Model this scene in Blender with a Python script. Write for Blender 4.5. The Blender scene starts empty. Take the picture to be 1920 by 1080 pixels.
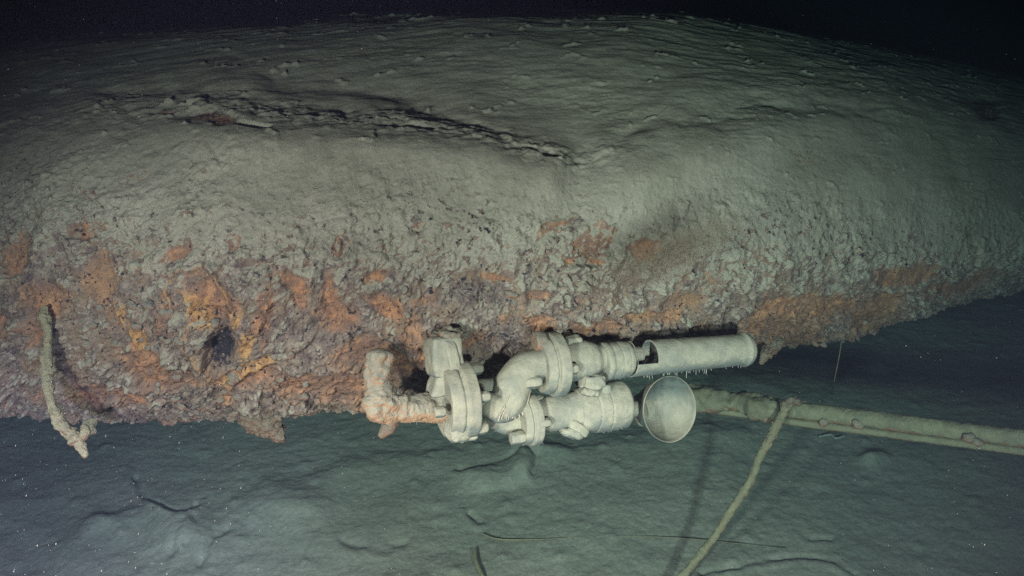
import bpy, bmesh, math, random
import numpy as np
from mathutils import Matrix, Vector

# ------------------------------------------------------------------ camera
PITCH = math.radians(25.0)
CAM = np.array([0.0, 0.0, 2.3])
HFOV = math.radians(62.0)
F = 960.0 / math.tan(HFOV / 2)              # focal length in pixels of the 1920 px photograph
sc = bpy.context.scene
cd = bpy.data.cameras.new('camera'); cam = bpy.data.objects.new('camera', cd)
sc.collection.objects.link(cam); sc.camera = cam
cam.location = CAM; cam.rotation_euler = (math.pi/2 - PITCH, 0, 0)
cd.angle = HFOV; cd.clip_start = 0.05; cd.clip_end = 400
UP = np.array([0, math.sin(PITCH), math.cos(PITCH)])
FW = np.array([0, math.cos(PITCH), -math.sin(PITCH)])
RT = np.array([1.0, 0, 0])
def c2w(P):
    """camera frame (right, up, depth) -> world"""
    P = np.asarray(P, float)
    return CAM + P[..., 0:1]*RT + P[..., 1:2]*UP + P[..., 2:3]*FW
def w2px(W):
    d = np.asarray(W, float) - CAM
    s = d @ FW
    s = np.where(np.abs(s) < 1e-6, 1e-6, s)
    return 960 + F*(d @ RT)/s, 540 - F*(d @ UP)/s, s
def at(px, py, d):
    return np.array([(px-960)/F*d, (540-py)/F*d, d])

# ------------------------------------------------------------------ water, lamps, exposure
w = bpy.data.worlds.new('World'); sc.world = w; w.use_nodes = True
w.node_tree.nodes['Background'].inputs[0].default_value = (0.0030, 0.0042, 0.0055, 1)
w.node_tree.nodes['Background'].inputs[1].default_value = 0.75
vs = sc.view_settings
vs.view_transform = 'Standard'; vs.look = 'None'; vs.exposure = 0.0; vs.gamma = 1.0
sc.cycles.use_denoising = False
sc.cycles.max_bounces = 5; sc.cycles.volume_bounces = 0
sc.cycles.caustics_reflective = False; sc.cycles.caustics_refractive = False

def spot(name, pos, aim, watts, col, cone, blend=0.9, size=0.05):
    l = bpy.data.lights.new(name, 'SPOT'); l.energy = watts; l.color = col
    l.spot_size = math.radians(cone); l.spot_blend = blend; l.shadow_soft_size = size
    o = bpy.data.objects.new(name, l); sc.collection.objects.link(o)
    a = c2w(np.array(pos)[None])[0]; b = c2w(np.array(aim)[None])[0]
    o.location = a
    o.rotation_euler = Vector(b-a).to_track_quat('-Z', 'Y').to_euler()
    return o
# the lamps of the camera vehicle, out of frame; the last one is added
spot('off_frame_lamp', (-0.90, -0.28, 0.10), at(690, 640, 2.2), 300, (1.0, 0.65, 0.61), 76, 1.0, 0.07)
spot('off_frame_lamp', (0.60, -0.50, 0.15), at(1440, 690, 2.7), 410, (1.0, 0.69, 0.66), 72, 1.0, 0.06)
spot('off_frame_lamp', (0.30, 0.60, 0.10), at(20, 1100, 3.4), 120, (1.0, 0.64, 0.72), 44, 1.0, 0.05)
spot('off_frame_lamp', (-0.60, -0.62, 0.15), at(920, 1210, 3.3), 600, (1.0, 0.58, 0.54), 66, 1.0, 0.06)
spot('off_frame_lamp', (-0.45, -0.50, 0.0), at(10, 1230, 2.8), 720, (1.0, 0.55, 0.74), 50, 0.9, 0.04)  # added for a violet veil and bed light at lower left

# ------------------------------------------------------------------ numpy noise
rng = np.random.RandomState(7)
def _h(ix, iy, iz, seed):
    h = (ix.astype(np.int64)*374761393 + iy.astype(np.int64)*668265263 + iz.astype(np.int64)*2147483647 + seed*974711) & 0xFFFFFFFF
    h = ((h ^ (h >> 13))*1274126177) & 0xFFFFFFFF
    h = ((h ^ (h >> 15))*2246822519) & 0xFFFFFFFF
    return h ^ (h >> 16)
def rnd(ix, iy, iz=None, seed=0):
    if iz is None: iz = np.zeros_like(ix)
    return (_h(ix, iy, iz, seed) & 0xFFFFFF)/float(0xFFFFFF)
def noise2(x, y, seed=0):
    x0 = np.floor(x); y0 = np.floor(y); fx = x-x0; fy = y-y0
    ix = x0.astype(np.int64); iy = y0.astype(np.int64)
    u = fx*fx*fx*(fx*(fx*6-15)+10); v = fy*fy*fy*(fy*(fy*6-15)+10)
    def g(a, b):
        t = rnd(ix+a, iy+b, None, seed)*2*np.pi
        return np.cos(t)*(fx-a) + np.sin(t)*(fy-b)
    return ((g(0,0)*(1-u)+g(1,0)*u)*(1-v) + (g(0,1)*(1-u)+g(1,1)*u)*v)*1.5
def fbm2(x, y, o=4, seed=0, gain=0.5):
    a = 1.0; t = 0; n = 0
    for k in range(o):
        t = t + a*noise2(x, y, seed+k*17); n += a
        x = x*2.03+3.1; y = y*2.03-1.7; a *= gain
    return t/n
def noise3(P, seed=0):
    x, y, z = P[..., 0], P[..., 1], P[..., 2]
    x0 = np.floor(x); y0 = np.floor(y); z0 = np.floor(z)
    f = [x-x0, y-y0, z-z0]; i = [x0.astype(np.int64), y0.astype(np.int64), z0.astype(np.int64)]
    s = [q*q*(3-2*q) for q in f]; r = 0
    for a in (0, 1):
        for b in (0, 1):
            for c in (0, 1):
                wt = (s[0] if a else 1-s[0])*(s[1] if b else 1-s[1])*(s[2] if c else 1-s[2])
                r = r + wt*(rnd(i[0]+a, i[1]+b, i[2]+c, seed)*2-1)
    return r
def fbm3(P, o=3, seed=0):
    a = 1; t = 0; n = 0
    for k in range(o):
        t = t + a*noise3(P*(2.05**k)+k*5.3, seed+k); n += a; a *= 0.5
    return t/n
def worley(x, y, seed=0, jit=0.9):
    ix = np.floor(x).astype(np.int64); iy = np.floor(y).astype(np.int64)
    d1 = np.full(x.shape, 9.0); d2 = np.full(x.shape, 9.0); cid = np.zeros(x.shape)
    for a in (-1, 0, 1):
        for b in (-1, 0, 1):
            jx = ix+a; jy = iy+b
            cx = jx+0.5+(rnd(jx, jy, None, seed)-0.5)*jit
            cy = jy+0.5+(rnd(jx, jy, None, seed+91)-0.5)*jit
            d = np.hypot(x-cx, y-cy)
            m = d < d1
            d2 = np.where(m, d1, np.minimum(d2, d)); d1 = np.where(m, d, d1)
            cid = np.where(m, rnd(jx, jy, None, seed+37), cid)
    return d1, d2, cid
def ss(a, b, x):
    t = np.clip((x-a)/(b-a), 0, 1); return t*t*(3-2*t)
def polydist(px, py, pts):
    """signed-ish distance to a polyline in the px/py plane and the parameter along it"""
    best = np.full(np.shape(px), 1e9); par = np.zeros(np.shape(px)); side = np.zeros(np.shape(px))
    n = len(pts)-1
    for k in range(n):
        ax, ay = pts[k]; bx, by = pts[k+1]; dx, dy = bx-ax, by-ay
        t = np.clip(((px-ax)*dx+(py-ay)*dy)/(dx*dx+dy*dy), 0, 1)
        ex = px-(ax+t*dx); ey = py-(ay+t*dy); d = np.hypot(ex, ey)
        m = d < best
        best = np.where(m, d, best); par = np.where(m, (k+t)/n, par)
        side = np.where(m, np.sign(dx*ey-dy*ex), side)
    return best, par, side

# ------------------------------------------------------------------ materials
def mat(name, rough=0.9):
    m = bpy.data.materials.new(name); m.use_nodes = True
    nt = m.node_tree; b = nt.nodes['Principled BSDF']
    b.inputs['Roughness'].default_value = rough
    b.inputs['Specular IOR Level'].default_value = 0.15
    return m, nt, b
def N(nt, t, **k):
    n = nt.nodes.new(t)
    for a, v in k.items(): setattr(n, a, v)
    return n
def noise_node(nt, vec, scale, detail=5, rough=0.6):
    n = N(nt, 'ShaderNodeTexNoise'); n.inputs['Scale'].default_value = scale
    n.inputs['Detail'].default_value = detail; n.inputs['Roughness'].default_value = rough
    nt.links.new(vec, n.inputs['Vector']); return n.outputs['Fac']
def ramp(nt, fac, stops):
    r = N(nt, 'ShaderNodeValToRGB'); e = r.color_ramp.elements
    while len(e) < len(stops): e.new(0.5)
    for q, (p, c) in zip(e, stops):
        q.position = p; q.color = (c, c, c, 1) if isinstance(c, (int, float)) else (*c, 1)
    nt.links.new(fac, r.inputs['Fac']); return r.outputs['Color']
def mix(nt, fac, a, b):
    m = N(nt, 'ShaderNodeMix', data_type='RGBA')
    for s, v in (('Factor', fac), ('A', a), ('B', b)):
        i = [q for q in m.inputs if q.name == s and (q.type == 'RGBA' if s != 'Factor' else q.type == 'VALUE')][0]
        if isinstance(v, (int, float)): i.default_value = v
        elif isinstance(v, tuple): i.default_value = (*v, 1)
        else: nt.links.new(v, i)
    return [q for q in m.outputs if q.type == 'RGBA'][0]
def math_n(nt, op, a, b=None):
    m = N(nt, 'ShaderNodeMath', operation=op); m.use_clamp = op in ('MULTIPLY_ADD',)
    for i, v in enumerate((a, b)):
        if v is None: continue
        if isinstance(v, (int, float)): m.inputs[i].default_value = v
        else: nt.links.new(v, m.inputs[i])
    return m.outputs[0]
def bump(nt, b, h, strength, dist):
    n = N(nt, 'ShaderNodeBump'); n.inputs['Strength'].default_value = strength
    n.inputs['Distance'].default_value = dist
    nt.links.new(h, n.inputs['Height']); nt.links.new(n.outputs[0], b.inputs['Normal'])

SILT = (0.305, 0.292, 0.238)
# corroded funnel plating: masks are attributes on the mesh (where rust, silt and pits really lie)
m_hull, nt, b = mat('encrusted_steel', 0.93)
geo = N(nt, 'ShaderNodeNewGeometry'); pos = geo.outputs['Position']
def attr(n):
    a = N(nt, 'ShaderNodeAttribute'); a.attribute_name = n; return a.outputs['Fac']
n1 = noise_node(nt, pos, 38, 6, 0.7); n2 = noise_node(nt, pos, 105, 4, 0.65); n3 = noise_node(nt, pos, 9, 5, 0.6)
crust = ramp(nt, n1, [(0.28, (0.060, 0.048, 0.055)), (0.42, (0.135, 0.110, 0.105)), (0.54, (0.215, 0.180, 0.155)), (0.68, (0.34, 0.30, 0.27))])
rust = ramp(nt, n1, [(0.30, (0.10, 0.055, 0.045)), (0.44, (0.26, 0.135, 0.085)), (0.56, (0.43, 0.225, 0.125)), (0.72, (0.50, 0.32, 0.20))])
ochre = ramp(nt, n1, [(0.3, (0.17, 0.085, 0.05)), (0.48, (0.42, 0.235, 0.10)), (0.7, (0.54, 0.38, 0.18))])
silt = ramp(nt, n3, [(0.3, (0.245, 0.238, 0.190)), (0.5, SILT), (0.7, (0.340, 0.325, 0.270))])
silt = mix(nt, ramp(nt, n2, [(0.35, 0.35), (0.6, 0.0)]), silt, (0.16, 0.165, 0.14))
def sharpen(a, k=0.62):
    s = math_n(nt, 'ADD', a, math_n(nt, 'MULTIPLY', math_n(nt, 'SUBTRACT', n2, 0.5), k*2))
    s = math_n(nt, 'ADD', s, math_n(nt, 'MULTIPLY', math_n(nt, 'SUBTRACT', n1, 0.5), k*1.5))
    return ramp(nt, s, [(0.38, 0.0), (0.62, 1.0)])
n4 = noise_node(nt, pos, 13, 6, 0.7); n5 = noise_node(nt, pos, 4.0, 3, 0.6)
rust = mix(nt, ramp(nt, n4, [(0.42, 0.85), (0.60, 0.0)]), rust, (0.185, 0.120, 0.095))
rust = mix(nt, ramp(nt, n5, [(0.48, 0.0), (0.68, 0.75)]), rust, (0.30, 0.195, 0.120))
crust = mix(nt, ramp(nt, n4, [(0.45, 0.0), (0.64, 0.8)]), crust, (0.225, 0.155, 0.105))
def soft(a):
    s = math_n(nt, 'ADD', a, math_n(nt, 'MULTIPLY', math_n(nt, 'SUBTRACT', n1, 0.5), 1.4))
    s = math_n(nt, 'ADD', s, math_n(nt, 'MULTIPLY', math_n(nt, 'SUBTRACT', n2, 0.5), 0.9))
    return ramp(nt, s, [(0.22, 0.0), (0.80, 1.0)])
c = mix(nt, soft(attr('rust')), crust, rust)
c = mix(nt, math_n(nt, 'MULTIPLY', soft(attr('ochre')), 0.8), c, ochre)
c = mix(nt, sharpen(attr('pit')), c, (0.028, 0.027, 0.038))
c = mix(nt, sharpen(attr('silt'), 0.42), c, silt)
nt.links.new(c, b.inputs['Base Color'])
hh = math_n(nt, 'ADD', n2, math_n(nt, 'MULTIPLY', n1, 0.8))
bump(nt, b, math_n(nt, 'MULTIPLY', hh, math_n(nt, 'SUBTRACT', 1.0, math_n(nt, 'MULTIPLY', attr('silt'), 0.65))), 0.8, 0.006)

def silty(name, top, under, rustcol=None, rust_amt=0.5, nscale=60, up_lo=-0.45, up_hi=0.1, bd=0.002, bs=0.5):
    """silt settled on the upper faces, bare metal or rust below"""
    m, nt, b = mat(name, 0.9)
    geo = N(nt, 'ShaderNodeNewGeometry'); pos = geo.outputs['Position']
    a = noise_node(nt, pos, nscale, 5, 0.65); f = noise_node(nt, pos, nscale*5, 3, 0.7); g = noise_node(nt, pos, nscale*0.45, 5, 0.65)
    top_c = mix(nt, ramp(nt, a, [(0.35, 1.0), (0.62, 0.0)]), top, tuple(x*0.80 for x in top))
    top_c = mix(nt, ramp(nt, f, [(0.3, 0.28), (0.55, 0.0)]), top_c, tuple(x*0.62 for x in top))
    un = mix(nt, ramp(nt, a, [(0.4, 0.0), (0.6, 1.0)]), under, tuple(x*0.6 for x in under))
    top_c = mix(nt, ramp(nt, g, [(0.46, 0.0), (0.64, 0.7)]), top_c, tuple(x*y for x, y in zip(top, (0.60, 0.65, 0.72))))
    sp = noise_node(nt, pos, nscale*1.7, 4, 0.75)
    top_c = mix(nt, ramp(nt, sp, [(0.66, 0.0), (0.74, 0.8)]), top_c, tuple(x*y for x, y in zip(top, (0.85, 0.55, 0.42))))
    if rustcol:
        un = mix(nt, ramp(nt, g, [(0.5-rust_amt*0.4, 0.0), (0.6-rust_amt*0.3, 1.0)]), un, rustcol)
    sep = N(nt, 'ShaderNodeSeparateXYZ'); nt.links.new(geo.outputs['Normal'], sep.inputs[0])
    z = math_n(nt, 'ADD', sep.outputs[2], math_n(nt, 'MULTIPLY', math_n(nt, 'SUBTRACT', a, 0.5), 1.1))
    z = math_n(nt, 'ADD', math_n(nt, 'MULTIPLY', z, 0.5), 0.5)
    k = ramp(nt, z, [((up_lo+1)/2, 0.0), ((up_hi+1)/2, 1.0)])
    nt.links.new(mix(nt, k, un, top_c), b.inputs['Base Color'])
    bump(nt, b, math_n(nt, 'ADD', f, math_n(nt, 'MULTIPLY', a, 1.5)), bs, bd)
    return m
m_brass = silty('silted_bronze', (0.375, 0.372, 0.297), (0.170, 0.205, 0.200), None, 0, 42, -0.50, 0.05, 0.003, 0.55)
m_bell = silty('bell_bronze', (0.35, 0.342, 0.275), (0.125, 0.160, 0.150), None, 0, 30, -0.25, 0.45, 0.003, 0.4)
m_bolt = silty('rusted_bolt', (0.31, 0.28, 0.22), (0.26, 0.17, 0.12), (0.34, 0.19, 0.13), 0.6, 70, -0.25, 0.35, 0.004, 0.9)
m_rustpipe = silty('rust_crusted_pipe', (0.37, 0.35, 0.28), (0.30, 0.19, 0.135), (0.38, 0.245, 0.155), 0.8, 60, -0.15, 0.42, 0.004, 0.8)
m_lump = silty('concretion', (0.25, 0.22, 0.17), (0.17, 0.13, 0.10), (0.22, 0.14, 0.10), 0.4, 60, -0.2, 0.6, 0.005, 0.9)
m_cable = silty('silted_cable', (0.40, 0.385, 0.26), (0.22, 0.19, 0.125), (0.30, 0.18, 0.11), 0.35, 70, -0.5, 0.3, 0.006, 1.0)
m_pole = silty('silted_pole', (0.25, 0.25, 0.165), (0.17, 0.17, 0.12), (0.30, 0.15, 0.09), 0.22, 40, -0.7, -0.2, 0.003, 0.8)
m_rope = silty('silted_rope', (0.27, 0.25, 0.16), (0.22, 0.19, 0.12), (0.30, 0.16, 0.10), 0.4, 80, -0.6, 0.2, 0.003, 0.8)
m_bright, nt, b = mat('scraped_crust', 0.5); b.inputs['Base Color'].default_value = (0.40, 0.36, 0.29, 1)
m_snow, nt, b = mat('floating_flakes', 0.9); b.inputs['Base Color'].default_value = (0.28, 0.29, 0.26, 1)
m_thread, nt, b = mat('slime_thread', 0.8); b.inputs['Base Color'].default_value = (0.42, 0.44, 0.40, 1)

m_bed, nt, b = mat('fine_silt', 0.95)
geo = N(nt, 'ShaderNodeNewGeometry'); pos = geo.outputs['Position']
a1 = noise_node(nt, pos, 3.2, 6, 0.6); a2 = noise_node(nt, pos, 60, 4, 0.7); a3 = noise_node(nt, pos, 14, 5, 0.65)
c = ramp(nt, a1, [(0.3, (0.235, 0.238, 0.200)), (0.5, (0.275, 0.272, 0.228)), (0.7, (0.31, 0.300, 0.255))])
c = mix(nt, ramp(nt, a2, [(0.35, 0.4), (0.6, 0.0)]), c, (0.11, 0.12, 0.095))
c = mix(nt, ramp(nt, a3, [(0.62, 0.0), (0.78, 0.5)]), c, (0.22, 0.17, 0.12))
nt.links.new(c, b.inputs['Base Color'])
bump(nt, b, math_n(nt, 'ADD', a2, math_n(nt, 'MULTIPLY', a3, 2.0)), 0.5, 0.008)

# ------------------------------------------------------------------ mesh helpers
def link(name, V, Fc, m, parent=None, world=True, smooth=True):
    """V in world coordinates; Fc (n,4) or (n,3) int array or a list of such arrays"""
    V = np.asarray(V, float)
    Fs = Fc if isinstance(Fc, list) else [Fc]
    origin = np.array(parent['_o']) if parent is not None else np.zeros(3)
    # outward orientation by signed volume
    vol = 0
    for f in Fs:
        a = V[f[:, 0]]
        for k in range(1, f.shape[1]-1):
            vol += np.einsum('ij,ij->i', a, np.cross(V[f[:, k]], V[f[:, k+1]])).sum()
    if vol < 0: Fs = [f[:, ::-1] for f in Fs]
    me = bpy.data.meshes.new(name)
    me.vertices.add(len(V)); me.vertices.foreach_set('co', (V-origin).astype(np.float32).ravel())
    loops = np.concatenate([f.ravel() for f in Fs]); tot = np.concatenate([np.full(len(f), f.shape[1]) for f in Fs])
    start = np.concatenate([[0], np.cumsum(tot)[:-1]])
    me.loops.add(len(loops)); me.loops.foreach_set('vertex_index', loops.astype(np.int32))
    me.polygons.add(len(tot)); me.polygons.foreach_set('loop_start', start.astype(np.int32))
    me.polygons.foreach_set('loop_total', tot.astype(np.int32))
    me.update(calc_edges=True); me.validate()
    me.polygons.foreach_set('use_smooth', np.full(len(me.polygons), smooth))
    me.materials.append(m)
    o = bpy.data.objects.new(name, me); sc.collection.objects.link(o)
    if parent is not None:
        # parents are empties at a world point, or parts of them (which sit at their parent's origin)
        o.parent = parent
        o['_o'] = [float(x) for x in origin]
    return o
def root(name, label, cat, loc, group=None):
    o = bpy.data.objects.new(name, None); sc.collection.objects.link(o)
    o.location = [float(x) for x in loc]; o['_o'] = [float(x) for x in loc]
    o.empty_display_size = 0.05
    return tag(o, label, cat, group)
def tag(o, label=None, cat=None, group=None, kind=None):
    if label: o['label'] = label
    if cat: o['category'] = cat
    if group: o['group'] = group
    if kind: o['kind'] = kind
    return o
def gridfaces(nu, nv, wrap=False):
    i = np.arange(nu-1)[:, None]; j = np.arange(nv if wrap else nv-1)[None]
    j2 = (j+1) % nv
    a = i*nv+j; b_ = (i+1)*nv+j; c_ = (i+1)*nv+j2; d_ = i*nv+j2
    return np.stack([a, b_, c_, d_], -1).reshape(-1, 4)
def catmull(P, n):
    P = np.asarray(P, float)
    t = np.linspace(0, len(P)-1, n); i = np.clip(np.floor(t).astype(int), 0, len(P)-2); f = (t-i)[:, None]
    p0 = P[np.clip(i-1, 0, None)]; p1 = P[i]; p2 = P[i+1]; p3 = P[np.clip(i+2, None, len(P)-1)]
    return 0.5*((2*p1)+(-p0+p2)*f+(2*p0-5*p1+4*p2-p3)*f**2+(-p0+3*p1-3*p2+p3)*f**3)
def frames(C):
    T = np.gradient(C, axis=0); T /= np.linalg.norm(T, axis=1)[:, None]+1e-12
    u = np.array([0, 0, 1.0]) if abs(T[0, 2]) < 0.9 else np.array([0, 1.0, 0])
    U = np.zeros_like(C); Vv = np.zeros_like(C)
    for k in range(len(C)):
        u = u - T[k]*(u@T[k]); u /= np.linalg.norm(u); U[k] = u; Vv[k] = np.cross(T[k], u)
    return T, U, Vv
def rough(V, Nrm, amp, freq, seed=0, o=3):
    return V + Nrm*(fbm3(V*freq, o, seed)*amp)[..., None]
def sweep(pts, n=60, seg=28, amp=0.0, freq=40, seed=0, interp=True, oct_=4):
    """pts: rows of x,y,z,r in world; returns V,F closed tube with round ends"""
    P = catmull(pts, n) if interp else np.asarray(pts, float)
    C = P[:, :3]; r = np.abs(P[:, 3]); T, U, W_ = frames(C)
    # rounded ends
    cap = 5; hs = []
    for end in (0, -1):
        L = []
        for k in range(1, cap+1):
            a = k/cap*math.pi/2
            L.append((C[end] + T[end]*(-1 if end == 0 else 1)*r[end]*0.6*math.sin(a), r[end]*max(math.cos(a), 0.02)))
        hs.append(L)
    C2 = np.array([q[0] for q in hs[0][::-1]] + list(C) + [q[0] for q in hs[1]])
    r2 = np.array([q[1] for q in hs[0][::-1]] + list(r) + [q[1] for q in hs[1]])
    U2 = np.concatenate([np.repeat(U[:1], cap, 0), U, np.repeat(U[-1:], cap, 0)])
    W2 = np.concatenate([np.repeat(W_[:1], cap, 0), W_, np.repeat(W_[-1:], cap, 0)])
    th = np.linspace(0, 2*np.pi, seg, endpoint=False)
    Nn = U2[:, None]*np.cos(th)[None, :, None] + W2[:, None]*np.sin(th)[None, :, None]
    V = C2[:, None] + Nn*r2[:, None, None]
    if amp: V = rough(V, Nn*np.minimum(1, r2/r2.max())[:, None, None], amp, freq, seed, oct_)
    nu, nv = V.shape[:2]
    Fc = gridfaces(nu, nv, True)
    Vf = V.reshape(-1, 3)
    caps = []
    for e, base in ((0, 0), (1, (nu-1)*nv)):
        ci = len(Vf); Vf = np.vstack([Vf, Vf[base:base+nv].mean(0)])
        j = np.arange(nv); j2 = (j+1) % nv
        f = np.stack([np.full(nv, ci), base+j, base+j2], -1)
        caps.append(f if e == 0 else f[:, ::-1])
    return Vf, [Fc, np.vstack(caps)]
def bevel_profile(prof, step=0.004):
    """densify an (axial, radius) profile, knocking its corners off"""
    p = np.array(prof, float); q = [p[0]]
    for k in range(1, len(p)-1):
        a, b_, c_ = p[k-1], p[k], p[k+1]
        d1 = np.linalg.norm(b_-a); d2 = np.linalg.norm(c_-b_); e = min(0.0025, d1*0.35, d2*0.35)
        q += [b_+(a-b_)/max(d1, 1e-9)*e, b_, b_+(c_-b_)/max(d2, 1e-9)*e]
        q[-2] = (q[-3]+q[-1]+b_*1.2)/3.2
    q.append(p[-1]); out = [q[0]]
    for k in range(1, len(q)):
        n = max(1, int(np.linalg.norm(q[k]-q[k-1])/step))
        for j in range(1, n+1): out.append(q[k-1]+(q[k]-q[k-1])*j/n)
    return np.array(out)
def lathe(O, D, prof, seg=64, amp=0.0, freq=40, seed=0, upv=None, facet=0, step=0.004):
    D = np.asarray(D, float); D = D/np.linalg.norm(D)
    u = np.array(UP if upv is None else upv, float); u = u-D*(u@D); u /= np.linalg.norm(u); v = np.cross(D, u)
    p = bevel_profile(prof, step)
    th = np.linspace(0, 2*np.pi, seg, endpoint=False)
    Nn = np.cos(th)[:, None]*u + np.sin(th)[:, None]*v
    R = np.ones(seg)
    if facet:
        w_ = 2*np.pi/facet; R = np.minimum(1.0, 1.04*math.cos(w_/2)/np.cos((th % w_)-w_/2))
    V = np.asarray(O)+p[:, 0][:, None, None]*D + p[:, 1][:, None, None]*(Nn*R[:, None])[None]
    if amp: V = rough(V, np.broadcast_to(Nn[None], V.shape), amp, freq, seed)
    nu = len(p); Fc = gridfaces(nu, seg, True)
    return V.reshape(-1, 3), Fc
def rbox(O, ax, half, n=14, pw=6.0, amp=0.002, freq=60, seed=0, taper=None):
    """rounded, slightly lumpy block; ax = three unit world axes, half = half sizes"""
    Vs = []; Fs = []; g = np.linspace(-1, 1, n); off = 0
    for k in range(3):
        for s in (-1, 1):
            A, B = np.meshgrid(g, g, indexing='ij'); P = np.zeros((n, n, 3))
            P[..., k] = s; P[..., (k+1) % 3] = A; P[..., (k+2) % 3] = B
            f = gridfaces(n, n)+off; Fs.append(f if s > 0 else f[:, ::-1]); Vs.append(P.reshape(-1, 3)); off += n*n
    P = np.vstack(Vs); Fs = np.vstack(Fs)
    # weld the seams
    key = np.round(P*1e4).astype(int); _, idx, inv = np.unique(key, axis=0, return_index=True, return_inverse=True)
    P = P[idx]; Fs = inv.reshape(-1)[Fs]
    nrm = (np.abs(P)**pw).sum(1)**(1/pw); Q = P/nrm[:, None]
    if taper is not None: Q = taper(Q)
    ax = np.array(ax); V = np.asarray(O)+(Q*np.array(half))@ax
    d = P@ax; d /= np.linalg.norm(d, axis=1)[:, None]
    return rough(V, d, amp, freq, seed), Fs
def join(parts):
    Vs = []; Fs = []; off = 0
    for V, Fc in parts:
        for f in (Fc if isinstance(Fc, list) else [Fc]): Fs.append(f+off)
        Vs.append(V); off += len(V)
    return np.vstack(Vs), Fs
def pts_px(rows):
    """rows of px, py, depth, radius in px -> world x,y,z,r"""
    out = []
    for px, py, d, r in rows:
        out.append([*c2w(at(px, py, d)), r*d/F])
    return np.array(out)

# ------------------------------------------------------------------ the funnel (lies on its side, crushed)
KX = np.array([-900, -500, -200, 0, 300, 600, 960, 1200, 1500, 1700, 1920, 2200, 2600])
KT = np.array([ 420,  300,  125, 72, 34,  13,   0,    8,   56,   96,  150,  215,  290])
KB = np.array([ 690,  735,  760, 768, 776, 757, 712,  678,  640,  596,  536,  480,  430])
KS = np.array([3.2, 2.9, 2.42, 2.12, 2.0, 2.02, 2.12, 2.25, 2.55, 2.85, 3.30, 4.0, 5.0])
def smooth_interp(x, xs, ys):
    # cubic through the knots
    m = np.gradient(ys, xs); i = np.clip(np.searchsorted(xs, x)-1, 0, len(xs)-2)
    h = xs[i+1]-xs[i]; t = (x-xs[i])/h
    return (2*t**3-3*t**2+1)*ys[i]+(t**3-2*t**2+t)*h*m[i]+(-2*t**3+3*t**2)*ys[i+1]+(t**3-t**2)*h*m[i+1]
LONG = 1.15
def section(px):
    T = (540-smooth_interp(px, KX, KT))/F; B = (540-smooth_interp(px, KX, KB))/F; sf = smooth_interp(px, KX, KS)
    ep = PITCH; e1 = np.array([math.cos(ep), math.sin(ep)]); e2 = np.array([-math.sin(ep), math.cos(ep)])
    def supp(n0, n1, c): return np.sqrt((LONG*(n0*e1[0]+n1*e1[1]))**2+(c*(n0*e2[0]+n1*e2[1]))**2)
    lo = np.full(np.shape(px), 0.05); hi = np.full(np.shape(px), 2.0)
    for _ in range(40):
        c = (lo+hi)/2; s0 = sf+supp(1, 0, c)
        g = (T-B)*s0-supp(-T, 1, c)-supp(-B, 1, c)
        lo = np.where(g > 0, c, lo); hi = np.where(g > 0, hi, c)
    s0 = sf+supp(1, 0, c); t0 = T*s0-supp(-T, 1, c)
    return s0, t0, c, e1, e2
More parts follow.
